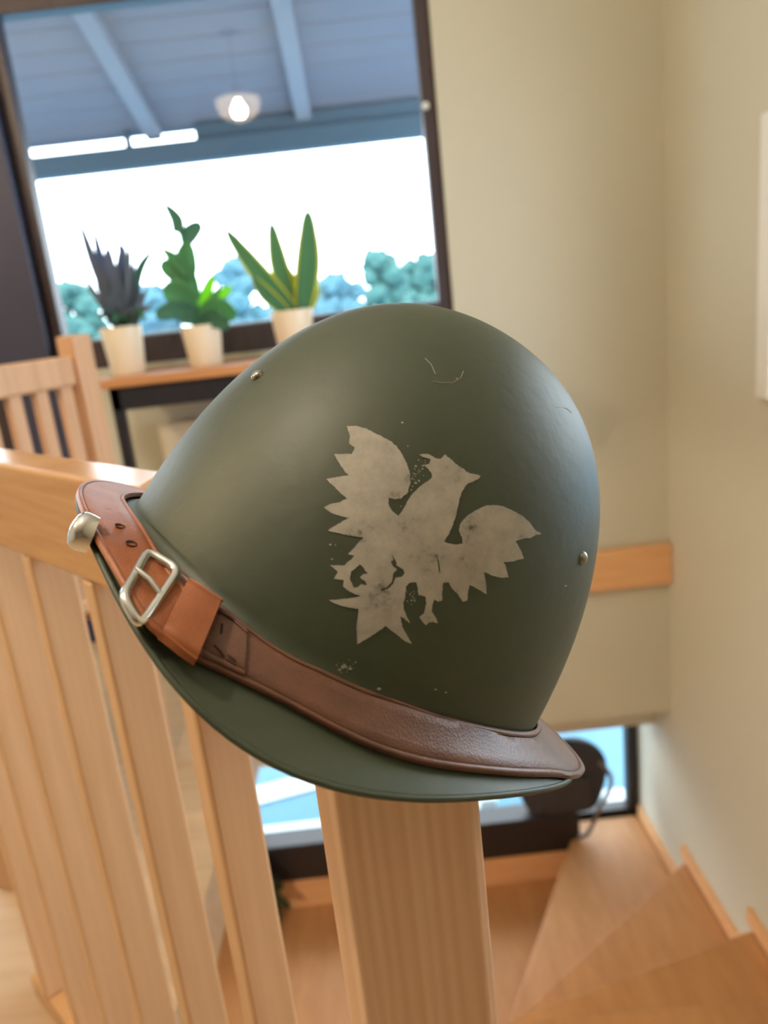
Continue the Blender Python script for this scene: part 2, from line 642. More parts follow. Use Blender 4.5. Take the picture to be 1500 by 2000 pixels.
nose = [((.16, 1.80), (.67, YL)), ((.19, 1.745), (XS, 2.297)), ((.19, 1.62), (XS, 1.81)), ((.13, 1.455), (XS, 1.43))]
zs = [-1.21, -1.04, -.87, -.69]
tread([nose[0][0], (.19, 1.70), (XS, 2.26), (XS, YL), nose[0][1]], zs[0])
tread([nose[1][0], (.17, 1.58), (XS, 1.775), nose[1][1]], zs[1])
tread([nose[2][0], (.15, 1.41), (XS, 1.395), nose[2][1]], zs[2])
tread([nose[3][0], (.09, 1.18), (XS, 1.16), nose[3][1]], zs[3])
for (n_, z, zb) in zip(nose, zs, [-1.40, -1.21, -1.04, -.87]):
    riser(n_[0], n_[1], zb, z - .04)
for k, z in enumerate((-.52, -.35, -.17)):
    y1 = 1.20 - .25 * k
    tread([(.09, y1 - .27), (XS, y1 - .27), (XS, y1), (.09, y1)], z)
    box('riser', (.09, y1 - .045, z - .18), (XS, y1 - .03, z - .04), M_tread, st, 0)
box('riser', (.09, .45, -.18), (XS, .465, -.14), M_tread, st, 0)
# stepped skirting along the right wall
for (ya, yb, z) in ((2.30, YL, -1.21), (1.815, 2.33, -1.04), (1.435, 1.845, -.87), (1.2, 1.47, -.69)):
    poly = [(ya, z), (yb, z), (yb, z + .055), (ya + .03, z + .055), (ya, z + .13), (ya, z + .17)]
    poly = [(ya, z), (yb, z), (yb, z + .05), (ya + .10, z + .055), (ya, z + .16)]
    vs = [(XR - .015, p[0], p[1]) for p in poly] + [(XR - .001, p[0], p[1]) for p in poly]
    n = len(poly)
    mesh('skirting_board', vs, [tuple(range(n)), tuple(range(2 * n - 1, n - 1, -1))] + [(i, (i + 1) % n, n + (i + 1) % n, n + i) for i in range(n)], M_trim, st)
tag(box('baseboard_lower', (-.74, YL - .10, -1.40), (.60, YL, -1.262), M_trim, bevel=.003), kind='structure')
tag(box('baseboard_lower_side', (-3.2, YL - .014, -1.40), (-.74, YL, -1.33), M_trim, bevel=.003), kind='structure')

# ------------------------------------------------------------------ balustrade
ZR = .90
KR = (1 - ZR) / .115                            # rail distance scales with its drop below the eye
F0, F1 = atZ(0, 905, ZR), atZ(270, 955, ZR)
dr = Vector(F0 - F1)
dr.z = 0
dr.normalize()                                   # along the rail, away from the newel
nb = Vector((-dr.y, dr.x, 0))
if nb.y < 0:
    nb = -nb                                     # away from the camera
nb = Vector((dr.y, -dr.x, 0))
P1 = Vector(F1)
bal = empty('balustrade', (-.011, .48, 0), 'pine stair balustrade with a square newel post and upright slats', 'balustrade')
Zv = Vector((0, 0, 1))
org = Vector((P1.x, P1.y, 0))
NX0, NX1, NY0 = -.0504, .0313, .33
NWID = NX1 - NX0
ch = .0105
pl = [(NX0 + ch, NY0), (NX1 - .005, NY0), (NX1, NY0 + .005), (NX1, NY0 + NWID - .005), (NX1 - .005, NY0 + NWID), (NX0 + ch, NY0 + NWID), (NX0, NY0 + NWID - ch), (NX0, NY0 + ch)]
NEWEL_TOP = .942
prism('newel_post', pl, 0, NEWEL_TOP, M_newel, bal, .0015)
s_new = (Vector((NX0 + .012, NY0 + .03, 0)) - org).dot(dr)
bmr = bmesh.new()
add_box(bmr, (0, 0, ZR - .10 * KR), (.80 * KR, .047 * KR, ZR), 0)
for v in bmr.verts:
    if v.co.x < .01:
        v.co.x = -.002 if v.co.y < .01 else .034          # end cut on the slant
bmesh.ops.bevel(bmr, geom=list(bmr.edges), offset=.004, segments=3, affect='EDGES', profile=.5)
for v in bmr.verts:
    v.co = org + dr * v.co.x + nb * v.co.y + Zv * v.co.z
bm_obj('handrail', bmr, M_rail, bal)
obox('rail_joint', org, dr, nb, Zv, (s_new, .004, ZR - .10 * KR), (.02, .036, ZR - .052), M_rail, bal, .002)
obox('bottom_rail', org, dr, nb, Zv, (s_new, .002, .0), (.80 * KR, .045 * KR, .04), M_rail, bal, .003)
b0 = obox('baluster', org, dr, nb, Zv, (-.0185 * KR, .001, .04), (.0035 * KR, .046 * KR, ZR - .10 * KR), M_pine, bal, .003)
for k in range(1, 6):
    o = b0.copy()
    COL.objects.link(o)
    o.location = dr * (.1475 * KR * k)

# ------------------------------------------------------------------ helmet
HO = np.array([-0.0335, 0.3912, 0.838])
HX = np.array([0.8052, -0.1555, -0.5722])
HY = np.array([0.0072, -0.9624, 0.2716])
HZ = np.array([0.5929, 0.2228, 0.7738])
HA, HH, HM, HN = .118, .174, 2.2056, 2.39
HB = HA * 1.16
WS, WF, DS, DF, PW, ZJ = .0252, .030, .001, .029, 6., .010


def rz(z):
    return max(0, 1 - (max(z, 0) / HH) ** HM) ** (1 / HN)


def surf(th, t):
    c, s = math.cos(th), math.sin(th)
    if t < 0:
        z = ZJ - t * .04
        k = rz(z)
        return np.array([HA * k * c, HB * k * s, z])
    s2 = abs(s) ** PW
    w = WS + (WF - WS) * s2
    d = DS + (DF - DS) * s2
    q = min(t, 1.)
    h00 = 2 * q ** 3 - 3 * q * q + 1
    h10 = q ** 3 - 2 * q * q + q
    h01 = -2 * q ** 3 + 3 * q * q
    h11 = q ** 3 - q * q
    be = math.atan2(d * .6, w)
    k1 = 1.1 * math.hypot(w, d)
    k0 = .014 + d * .8
    k = rz(ZJ)
    out = w * (max(0, q - .22) / .78) ** 1.3
    zz = h00 * ZJ - h10 * k0 - h01 * d - h11 * k1 * math.sin(be)
    if t > 1:
        out += (t - 1) * w * math.cos(be) * 1.2
        zz -= (t - 1) * w * math.sin(be) * 1.2
    n = np.array([c / HA, s / HB])
    n /= np.linalg.norm(n)
    return np.array([HA * k * c + n[0] * out, HB * k * s + n[1] * out, zz])


def hw(p):
    return HO + p[0] * HX + p[1] * HY + p[2] * HZ


def sw(th, t):
    return hw(surf(th, t))


def snorm(th, t):
    e = .01
    a = sw(th + e, t) - sw(th - e, t)
    b = sw(th, t + e) - sw(th, t - e)
    n = np.cross(a, b)
    n /= np.linalg.norm(n)
    if np.dot(n, sw(th, t) - (HO + HZ * -.02)) < 0:
        n = -n
    # outside is up/out of the brim
    if t > .3 and np.dot(n, HZ) < 0 and abs(np.dot(n, HZ)) > .3:
        n = -n
    return n


hel = empty('military_helmet', tuple(HO - HZ * .03),
            'olive green steel helmet with a white painted eagle and brown leather chin strap', 'helmet')
NT = 192
rows = []
for i in range(1, 46):
    a = math.pi / 2 * i / 46
    z = HH - (HH - ZJ) * (1 - math.cos(a)) if False else ZJ + (HH - ZJ) * math.cos(a)
    k = rz(z)
    rows.append([hw((HA * k * math.cos(2 * math.pi * j / NT), HB * k * math.sin(2 * math.pi * j / NT), z)) for j in range(NT)])
for i in range(0, 15):
    t = i / 14
    rows.append([sw(2 * math.pi * j / NT, t) for j in range(NT)])
vs = [hw((0, 0, HH))]
for r_ in rows:
    vs += r_
fs = [(0, 1 + j, 1 + (j + 1) % NT) for j in range(NT)]
for i in range(len(rows) - 1):
    for j in range(NT):
        a = 1 + i * NT
        fs.append((a + j, a + NT + j, a + NT + (j + 1) % NT, a + (j + 1) % NT))
shell = mesh('shell', vs, fs, M_helmet, hel, True)
bvh = BVHTree.FromPolygons([tuple(v) for v in vs], fs)
# make sure normals point outwards (away from the centre)
p0 = shell.data.polygons[0]
if Vector(p0.normal).dot(Vector(HZ)) < 0:
    shell.data.flip_normals()
sm = shell.modifiers.new('thickness', 'SOLIDIFY')
sm.thickness = .0016
sm.offset = -1
tube('rolled_rim', [sw(2 * math.pi * j / 160, 1.0) for j in range(160)], .0013, M_helmet, hel, 8, True)
# leather liner band inside
lin_rows = [[hw(((HA * rz(z) - .008) * math.cos(2 * math.pi * j / 64), (HB * rz(z) - .008) * math.sin(2 * math.pi * j / 64), z)) for j in range(64)] for z in (.004, .02, .04)]
vs2 = sum(lin_rows, [])
mesh('liner_band', vs2, [(i * 64 + j, i * 64 + (j + 1) % 64, (i + 1) * 64 + (j + 1) % 64, (i + 1) * 64 + j) for i in range(2) for j in range(64)], M_strap, hel, True)


def hit(x, y):
    d = Vector(ray(x, y)).normalized()
    loc, nrm, idx, dist = bvh.ray_cast(Vector(CAM), d)
    if loc is None:
        return None, None
    if nrm.dot(d) > 0:
        nrm = -nrm
    return loc, nrm


EAGLE = [(677.5, 832.5), (698, 833), (718, 839), (740, 850), (762, 862), (775, 872), (787, 890), (795, 907), (801, 927), (801, 947), (795, 963),
         (783, 974), (770, 975), (760, 972), (758, 983), (765, 997), (778, 1008), (787, 995), (800, 972), (817, 953), (832, 942), (842, 935),
         (843, 927), (837, 917), (827, 908), (838, 907), (840, 897), (831, 895), (818, 889), (826, 887), (838, 888), (850, 895), (860, 897), (868, 888),
         (878, 895), (890, 907), (903, 915), (910, 922), (923, 926), (938, 929), (935, 935), (925, 940), (913, 945), (907, 952), (900, 965),
         (895, 983), (890, 1007), (885, 1022), (877, 1042), (867, 1058), (887, 1064), (903, 1062), (902, 1052), (896, 1037), (897, 1027),
         (903, 1017), (913, 1007), (928, 997), (947, 988), (967, 987), (983, 989), (1000, 997), (1018, 1007), (1033, 1020), (1043, 1034),
         (1057, 1043), (1045, 1045), (1037, 1050), (1020, 1052), (1006, 1057), (1012, 1067), (1018, 1078), (1022, 1091), (1012, 1093),
         (1000, 1097), (983, 1097), (987, 1107), (992, 1128), (977, 1128), (960, 1124), (944, 1117), (947, 1130), (949, 1147), (950, 1161),
         (937, 1153), (923, 1145), (916, 1142), (913, 1158), (912, 1173), (903, 1175), (895, 1163), (883, 1150), (875, 1137), (865, 1138),
         (863, 1157), (863, 1173), (855, 1175), (847, 1170), (844, 1183), (843, 1195), (852, 1208), (855, 1217), (845, 1214), (838, 1215),
         (832, 1221), (827, 1217), (818, 1205), (828, 1197), (832, 1180), (830, 1165), (817, 1162), (814, 1143), (812, 1137), (800, 1138),
         (793, 1145), (791, 1168), (787, 1178), (789, 1192), (800, 1217), (790, 1208), (781, 1204), (785, 1223), (795, 1242), (805, 1258),
         (792, 1253), (773, 1238), (753, 1222), (740, 1232), (720, 1245), (698, 1258), (696, 1228), (699, 1202), (700, 1189), (683, 1187),
         (662, 1182), (641, 1172), (662, 1171), (687, 1168), (705, 1164), (690, 1159), (677, 1152), (670, 1145), (672, 1133), (663, 1132),
         (652, 1131), (660, 1117), (645, 1104), (672, 1105), (683, 1095), (693, 1085), (680, 1082), (690, 1072), (700, 1060), (710, 1050),
         (687, 1047), (663, 1042), (641, 1037), (653, 1028), (667, 1020), (683, 1012), (662, 1007), (647, 1002), (633, 992), (645, 985),
         (662, 982), (678, 974), (667, 965), (652, 950), (637, 936), (658, 932), (681, 928), (673, 920), (663, 905), (653, 888), (688, 887),
         (693, 875), (682, 867), (684, 853)]
HOLES = [[(702, 1102), (709, 1108), (718, 1120), (709, 1122), (703, 1128), (712, 1134), (716, 1143), (705, 1141), (699, 1147), (691, 1148), (688, 1140), (683, 1129), (687, 1115), (695, 1110)],
         [(765, 1082), (773, 1096), (774, 1104), (788, 1113), (790, 1120), (783, 1127), (772, 1128), (768, 1140), (757, 1150), (744, 1154),
          (743, 1151), (755, 1147), (764, 1138), (767, 1127), (768, 1120), (775, 1112), (768, 1107), (763, 1097), (768, 1094)],
         [(851, 1083), (853, 1083), (857, 1100), (859, 1119), (857, 1119), (855, 1101)]]


def inside(p, poly):
    x, y = p
    c = False
    j = len(poly) - 1
    for i in range(len(poly)):
        (xi, yi), (xj, yj) = poly[i], poly[j]
        if (yi > y) != (yj > y) and x < (xj - xi) * (y - yi) / (yj - yi) + xi:
            c = not c
        j = i
    return c


def decal(name, outer, holes, m, parent, off=.0003, step=7., jag=0.):
    rnd = random.Random(5)
    pts, edges = [], []

    def loop(poly):
        dense = []
        for i, (x, y) in enumerate(poly):
            x2, y2 = poly[(i + 1) % len(poly)]
            n = max(1, int(math.hypot(x2 - x, y2 - y) / 3.0))
            for k in range(n):
                f = k / n
                j_ = jag if 0 < k else 0
                dense.append((x + (x2 - x) * f + rnd.uniform(-j_, j_), y + (y2 - y) * f + rnd.uniform(-j_, j_)))
        s = len(pts)
        pts.extend(dense)
        edges.extend((s + i, s + (i + 1) % len(dense)) for i in range(len(dense)))
        return dense
    od = loop(outer)
    hd = [loop(h) for h in holes]
    xs = [p[0] for p in outer]
    ys = [p[1] for p in outer]
    y = min(ys)
    while y < max(ys):
        x = min(xs)
        while x < max(xs):
            if inside((x, y), od):
                pts.append((x, y))
            x += step
        y += step
    v2, e2, f2, *_ = delaunay_2d_cdt([Vector(p) for p in pts], edges, [], 0, 1e-4)
    v3 = []
    for v in v2:
        p, n = hit(v.x, v.y)
        v3.append(p + n * off)
    keep = []
    for f in f2:
        c = sum((v2[i] for i in f), Vector((0, 0))) / len(f)
        if inside(c, od) and not any(inside(c, h) for h in hd):
            keep.append(f)
    o = mesh(name, v3, keep, m, parent, True)
    return o


eg = decal('painted_eagle', EAGLE, HOLES, M_eagle, hel, jag=.8)
eg['label'] = 'worn white painted eagle emblem with spread wings'
# little chips of the same paint around it
rnd = random.Random(11)
chips = [(786, 826, 3), (826, 910, 2.5), (812, 911, 3), (805, 935, 2), (812, 944, 3.5), (806, 950, 2), (818, 940, 2.5), (803, 957, 2), (645, 1064, 3), (655, 1065, 2), (648, 1092, 2.5),
         (672, 1302, 6), (684, 1306, 5), (664, 1308, 4), (740, 1345, 4), (796, 872, 2), (892, 740, 2), (870, 1352, 3), (850, 1346, 2.5), (1104, 1144, 3)]
for _ in range(46):
    f_ = rnd.random()
    chips.append((788 + 44 * f_ + rnd.gauss(0, 7), 968 - 66 * f_ + rnd.gauss(0, 12), rnd.uniform(.8, 2.2)))
for _ in range(16):
    chips.append((803 + rnd.gauss(0, 5), 1168 + rnd.gauss(0, 8), rnd.uniform(.8, 2.0)))
for _ in range(26):
    chips.append((674 + rnd.gauss(0, 9), 1303 + rnd.gauss(0, 6), rnd.uniform(.7, 2.2)))
chips = [c for c in chips if not inside(c[:2], EAGLE)]
for (x, y, r_) in chips:
    poly = [(x + r_ * rnd.uniform(.5, 1.2) * math.cos(k * 1.05), y + r_ * .7 * rnd.uniform(.5, 1.2) * math.sin(k * 1.05)) for k in range(6)]
    decal('paint_chip', poly, [], M_eagle, hel, step=50)
# long hair-fine scratches near the crown
for pts_ in ([(845, 745), (862, 748), (884, 748), (900, 738), (905, 725)], [(830, 700), (842, 712), (850, 730)], [(1085, 795), (1105, 797), (1116, 806)]):
    q = []
    for p in pts_:
        a, n = hit(*p)
        q.append(a + n * .0001)
    tube('scratch', q, .00013, M_eagle, hel, 5)


def rivet(x, y, name='rivet', rad=.0031, m=None):
    p, n = hit(x, y)
    t1 = n.orthogonal().normalized()
    t2 = n.cross(t1)
    vs, fs = [], []
    prof = [(1, -.3), (1, .15), (.85, .45), (.5, .68), (.18, .75)]
    K = 16
    for (a, h) in prof:
        for k in range(K):
            an = 2 * math.pi * k / K
            vs.append(p + (t1 * math.cos(an) + t2 * math.sin(an)) * rad * a + n * rad * h)
    for i in range(len(prof) - 1):
        for k in range(K):
            fs.append((i * K + k, i * K + (k + 1) % K, (i + 1) * K + (k + 1) % K, (i + 1) * K + k))
    fs.append(tuple((len(prof) - 1) * K + k for k in range(K)))
    return mesh(name, vs, fs, m or M_steel, hel, True, 45)


rivet(503, 735)
rivet(1137, 1090)


def interp(keys, n):
    """Catmull-Rom through key tuples"""
    out = []
    K = np.array(keys, float)
    m_ = len(K)
    for i in range(m_ - 1):
        p0, p1, p2, p3 = K[max(0, i - 1)], K[i], K[i + 1], K[min(m_ - 1, i + 2)]
        for k in range(n):
            t = k / n
            out.append(.5 * (2 * p1 + (p2 - p0) * t + (2 * p0 - 5 * p1 + 4 * p2 - p3) * t * t + (3 * p1 - p0 - 3 * p2 + p3) * t ** 3))
    out.append(K[-1])
    return out


PROF = [(0, -.0006), (.03, 0), (.085, 0), (.105, -.0005), (.125, 0), (.3, .0001), (.5, .0002), (.7, .0001), (.875, 0), (.895, -.0005), (.915, 0), (.97, 0), (1, -.0006)]


def ribbon(name, keys, thick, m, n=10, prof=PROF, parent=None, endround=False):
    """keys: (theta_top, t_top, theta_bottom, t_bottom, offset)"""
    pts = interp(keys, n)
    top, bot = [], []
    for (a, ta, b, tb, off) in pts:
        rt, rb = [], []
        for (f, h) in prof:
            th = R(a + (b - a) * f)
            t = ta + (tb - ta) * f
            p = sw(th, t)
            nn = snorm(th, t)
            rt.append(p + nn * (off + thick + h))
            rb.append(p + nn * off)
        top.append(rt)
        bot.append(rb)
    K = len(prof)
    N = len(pts)
    vs = sum(top, []) + sum(bot, [])
    S = N * K
    fs = []
    for i in range(N - 1):
        for k in range(K - 1):
            a = i * K + k
            fs.append((a, a + 1, a + K + 1, a + K))
            fs.append((S + a, S + a + K, S + a + K + 1, S + a + 1))
        fs.append((i * K, (i + 1) * K, S + (i + 1) * K, S + i * K))
        fs.append((i * K + K - 1, S + i * K + K - 1, S + (i + 1) * K + K - 1, (i + 1) * K + K - 1))
    for i in (0, N - 1):
        for k in range(K - 1):
            a = i * K + k
            fs.append((a, S + a, S + a + 1, a + 1))
    return mesh(name, vs, fs, m, parent or hel, True, 55)


strap = ribbon('chin_strap', [(-60, .1, -60, 1.0, .0008), (-35, .08, -35, 1.1, .0008), (-10, .08, -10, 1.22, .001), (10, .06, 8, 1.25, .001), (25, .07, 22, 1.10, .001), (40, .1, 34, .91, .001),
                              (54, .15, 48, .82, .001), (64, .19, 58, .76, .001), (72, .2, 66, .72, .001), (80, .24, 74, .67, .001), (88, .26, 82, .62, .001),
                              (94, .29, 88, .6, .001), (100, .3, 94, .62, .001), (109, .3, 100, .68, .001), (115, .33, 105, .77, .001), (121, .35, 110, .88, .001), (129, .40, 117, .97, .001)],
               .0024, M_strap)
strap['label'] = 'brown leather strap along the front brim, toned darker for shade'
strap2 = ribbon('strap_tail', [(235, .2, 235, 1.0, .0012), (215, .3, 215, 1.06, .0012), (195, .38, 195, 1.06, .0012), (175, .42, 175, 1.05, .0012), (160, .45, 158, 1.05, .0014), (147, .40, 144, 1.06, .002), (136, .42, 131, 1.08, .004),
                               (128, .47, 122, 1.07, .0058), (121, .50, 117, 1.06, .006), (116, .50, 112, 1.02, .0058), (111, .45, 107.5, .92, .005)],
                .0024, M_strap2)
strap2['label'] = 'brown leather strap end with punched holes, lamplight toned into it'
KP = [(0, -.0052), (.03, -.002), (.07, -.0003), (.15, 0), (.5, .0002), (.85, 0), (.93, -.0003), (.97, -.002), (1, -.0052)]
keeper = ribbon('keeper_loop', [(115.5, .41, 109.8, 1.00, .0092), (113.5, .38, 108.0, .97, .0098), (111, .35, 106.0, .93, .0098), (108.5, .31, 104.0, .88, .0094)], .0018, M_strap2, 8, KP)
# stitched fold end of the front strap
fold = ribbon('stitched_fold', [(113, .36, 105, .75, .0034), (107, .34, 101, .67, .0034), (102.5, .34, 98.0, .63, .0034)], .0016, M_strap, 8)
for (a0, t0, a1, t1) in ((107.5, .38, 105.2, .36), (104.5, .62, 102, .63), (102, .60, 100.2, .60), (110, .42, 107.6, .4), (106.2, .45, 105.0, .52), (101.6, .63, 99.9, .62)):
    q = []
    for k in range(5):
        f = k / 4
        th, t = R(a0 + (a1 - a0) * f), t0 + (t1 - t0) * f
        q.append(sw(th, t) + snorm(th, t) * (.0049 + .0005 * math.sin(math.pi * f)))
    tube('stitch', q, .00045, M_thread, fold, 6)


def onstrap(th, t, off):
    return Vector(sw(R(th), t) + snorm(R(th), t) * off)


# punched holes (dark recesses lined with a shallow ring)
for (a, t, off) in ((134, .74, .0069), (127.5, .75, .0084), (143, .72, .0046)):
    c = onstrap(a, t, off)
    n = Vector(snorm(R(a), t))
    t1 = n.orthogonal().normalized()
    t2 = n.cross(t1)
    vs, fs = [], []
    for (rr, h) in ((.0022, .0002), (.0018, .0003), (.0014, -.0008), (.0002, -.0010)):
        for k in range(14):
            an = 2 * math.pi * k / 14
            vs.append(c + (t1 * math.cos(an) + t2 * math.sin(an)) * rr + n * h)
    for i in range(3):
        for k in range(14):
            fs.append((i * 14 + k, i * 14 + (k + 1) % 14, (i + 1) * 14 + (k + 1) % 14, (i + 1) * 14 + k))
    fs.append(tuple(3 * 14 + k for k in range(14)))
    mesh('punched_hole', vs, fs, M_thread, strap2, True)

# buckle: rounded rectangular frame with a prong
cor = [(124.5, .63, .0092), (118.0, .45, .0092), (112.2, 1.10, .0064), (116.6, 1.16, .0082)]
cp = [onstrap(*c) for c in cor]
loop_ = []
for i in range(4):
    a, b, c = cp[i - 1], cp[i], cp[(i + 1) % 4]
    rr = .0045
    u1, u2 = (a - b).normalized(), (c - b).normalized()
    s_, e_ = b + u1 * rr, b + u2 * rr
    for k in range(6):
        f = k / 5
        loop_.append((1 - f) ** 2 * s_ + 2 * f * (1 - f) * b + f * f * e_)
    for k in range(1, 6):
        f = k / 6
        d_ = c + (b - c).normalized() * rr
        loop_.append(e_ + (d_ - e_) * f)
bk = tube('buckle', loop_, .0019, M_nickel, hel, 10, True)
mid1 = (cp[1] + cp[2]) / 2
mid2 = (cp[0] + cp[3]) / 2
nn = Vector(snorm(R(119), .7))
tube('prong', [mid1 + nn * .0005, mid1 * .5 + mid2 * .5 + nn * .0026, mid2 + nn * .002], [.0013, .0012, .001], M_nickel, bk, 8)
# snap stud on the outer strap edge
c = onstrap(132.5, 1.16, .003)
n = (Vector(-RT) * .86 + Vector(-FW) * .35 + Vector(UP) * .35).normalized()
t1 = n.orthogonal().normalized()
t2 = n.cross(t1)
vs, fs = [], []
prof = [(.0074, -.004), (.0079, .0), (.0075, .0020), (.0058, .0037), (.0030, .0047), (.0004, .005)]
for (rr, h) in prof:
    for k in range(24):
        an = 2 * math.pi * k / 24
        vs.append(c + (t1 * math.cos(an) + t2 * math.sin(an)) * rr + n * h)
for i in range(len(prof) - 1):
    for k in range(24):
        fs.append((i * 24 + k, i * 24 + (k + 1) % 24, (i + 1) * 24 + (k + 1) % 24, (i + 1) * 24 + k))
fs.append(tuple(range(23, -1, -1)))
mesh('snap_stud', vs, fs, M_nickel, hel, True, 60)

# ------------------------------------------------------------------ chair
cr_ = Vector((-.60, 1.65, 0))
cl_ = Vector((-.785, 1.27, 0))
ca = (cl_ - cr_).normalized()                     # along the back, right post to left post
cn = Vector((ca.y, -ca.x, 0))
if cn.x > 0:
    cn = -cn                                      # towards the seat
cw = (cl_ - cr_).length
chair = empty('wooden_chair', tuple((cr_ + cl_) / 2 + cn * .2), 'pale beech chair with a slatted back, behind the balustrade', 'chair')
for s in (0, cw):
    obox('back_post', cr_, ca, cn, Zv, (s - .026, -.024, 0), (s + .026, .026, 1.004), M_beech, chair, .006, 3)
    obox('front_leg', cr_, ca, cn, Zv, (s - .02, .37, 0), (s + .02, .41, .43), M_beech, chair, .004)
obox('top_rail', cr_, ca, cn, Zv, (.024, -.012, .903), (cw - .024, .014, .964), M_beech, chair, .006, 3)
obox('lower_back_rail', cr_, ca, cn, Zv, (.024, -.010, .52), (cw - .024, .012, .57), M_beech, chair, .004)
for k in range(6):
    s = .052 + k * (cw - .104) / 5
    obox('back_slat', cr_, ca, cn, Zv, (s - .0155, -.007, .565), (s + .0155, .009, .906), M_beech, chair, .003)
obox('seat', cr_, ca, cn, Zv, (-.03, .0, .43), (cw + .03, .44, .46), M_beech, chair, .008, 3)
for s in (0, cw):
    obox('side_rail', cr_, ca, cn, Zv, (s - .012, .02, .36), (s + .012, .39, .43), M_beech, chair, .003)
obox('front_rail', cr_, ca, cn, Zv, (.0, .378, .36), (cw, .402, .43), M_beech, chair, .003)

# ------------------------------------------------------------------ potted plants on the shelf
PY = 2.25


def pot(c, r0, r1, h, parent):
    lathe('pot', [(r0 * .96, 0), (r0, .003), (r1 * .985, h * .9), (r1, h), (r1 * .94, h), (r1 * .90, h * .86)], c, M_pot, parent, 48)
    lathe('soil', [(r1 * .93, h * .84), (r1 * .6, h * .90), (.002, h * .92)], c, M_soil, parent, 24)


def leaf(name, pts, wid, m, parent, shape='blade', fold=.25, n=14, twist=0., thick=.0016):
    """pts: 3-D centre line control points; wid: full width in metres; flat side towards the room"""
    P = interp([tuple(p) for p in pts], 6)
    P = [Vector(p) for p in P]
    N = len(P)
    view = Vector((math.sin(twist), -math.cos(twist), 0))
    top = []
    for i, p in enumerate(P):
        f = i / (N - 1)
        t = (P[min(i + 1, N - 1)] - P[max(i - 1, 0)]).normalized()
        s = t.cross(view).normalized()
        q = s.cross(t).normalized()
        if shape == 'blade':
            w = wid * (.55 + .45 * math.sin(math.pi * min(1, f * 1.25 + .05) * .8)) * (1 - f ** 5) ** .8
        elif shape == 'round':
            w = wid * math.sin(math.pi * (f * .94 + .05)) ** .55
        else:
            w = wid * (1 - f ** 1.4) ** .85 * (.75 + .4 * math.sin(math.pi * f))
        w = max(w, .0006)
        row = []
        for k in (-1, -.5, 0, .5, 1):
            row.append(p + s * (w / 2 * k) + q * (w * fold * (k * k - .3)))
        top.append(row)
    vs = [v for r_ in top for v in r_]
    fs = [(i * 5 + k, i * 5 + k + 1, i * 5 + 5 + k + 1, i * 5 + 5 + k) for i in range(N - 1) for k in range(4)]
    o = mesh(name, vs, fs, m, parent, True)
    so = o.modifiers.new('thickness', 'SOLIDIFY')
    so.thickness = thick
    so.offset = 0
    return o


def px2(x, y, dy=0.):
    return atY(x, y, PY + dy)


S_ = PY / FPX      # metres per pixel at the pots
L_dark = leaf_mat('hazed_leaf', lin(118, 130, 150), .55)  # bluish haze of the bright window is put into this leaf colour
L_dark2 = leaf_mat('hazed_grey_leaf', lin(116, 130, 144), .4)  # same window haze in the colour, slightly greyer
L_gr = leaf_mat('mid_green_leaf', lin(92, 156, 108), .45)
L_gr2 = leaf_mat('bright_green_leaf', lin(150, 205, 60), .65)
L_gr3 = leaf_mat('deep_green_leaf', lin(72, 128, 106), .4)
L_sn = leaf_mat('snake_plant_leaf', lin(88, 146, 110), .4)
L_ye = leaf_mat('yellow_margin', lin(235, 228, 80), .65)
L_oliv = leaf_mat('olive_leaf', lin(120, 110, 60), .3)

# 1: dark spiky plant
c1 = px2(252, 726)
pl1 = empty('potted_plant', (c1[0], PY, SZ), 'dark spiky-leaved plant in a cream pot, next to the chair back', 'plant', 'pot plants on the window shelf')
h1 = (726 - 640) * S_ * 1.02
pot((c1[0], PY, SZ), .047, .058, h1, pl1)
for (tx, ty, w, mid, m, dy) in [(160, 443, 22, (188, 520), L_dark, .0), (143, 482, 9, (170, 545), L_dark2, .02), (186, 458, 20, (205, 530), L_dark, .01), (212, 492, 30, (222, 560), L_dark, -.01),
                                (240, 488, 30, (240, 560), L_dark, .01), (254, 478, 10, (250, 545), L_dark2, -.02), (228, 445, 5, (238, 520), L_dark2, .02), (295, 494, 15, (270, 535), L_gr3, 0),
                                (272, 520, 26, (262, 570), L_dark, .02), (290, 558, 18, (272, 595), L_dark2, -.02), (302, 588, 14, (275, 610), L_oliv, -.01), (186, 556, 24, (215, 600), L_dark, -.03),
                                (200, 520, 34, (225, 580), L_dark, .02), (165, 552, 12, (205, 605), L_dark2, -.03), (190, 624, 26, (215, 612), L_gr3, -.05), (286, 626, 24, (268, 612), L_gr3, -.05), (235, 560, 40, (240, 600), L_dark, .03),
                                (262, 600, 34, (252, 618), L_dark2, -.04), (222, 626, 34, (232, 622), L_gr3, -.06),
                                (178, 500, 26, (200, 560), L_dark, .03), (262, 506, 20, (256, 560), L_dark, -.01), (210, 575, 40, (226, 605), L_dark2, -.04), (275, 560, 30, (262, 595), L_dark, .0), (196, 600, 30, (218, 618), L_dark, -.05), (250, 530, 34, (246, 580), L_dark2, .0), (226, 520, 34, (232, 575), L_dark, -.02)]:
    b = px2(246 + (tx - 230) * .12, 640, dy * .3)
    if ty < 500:                                  # the tallest blades end in long thin tips
        tx, ty, w = tx + (tx - mid[0]) * .16, ty + (ty - mid[1]) * .16, w * 1.35
    leaf('leaf', [b, px2(mid[0], mid[1], dy), px2(tx, ty, dy * 1.6)], max(w, 10) * S_ * (.8 if ty < 500 else 1), m, pl1, 'blade' if ty < 500 else 'spike', .2, twist=(tx - 230) * .006)

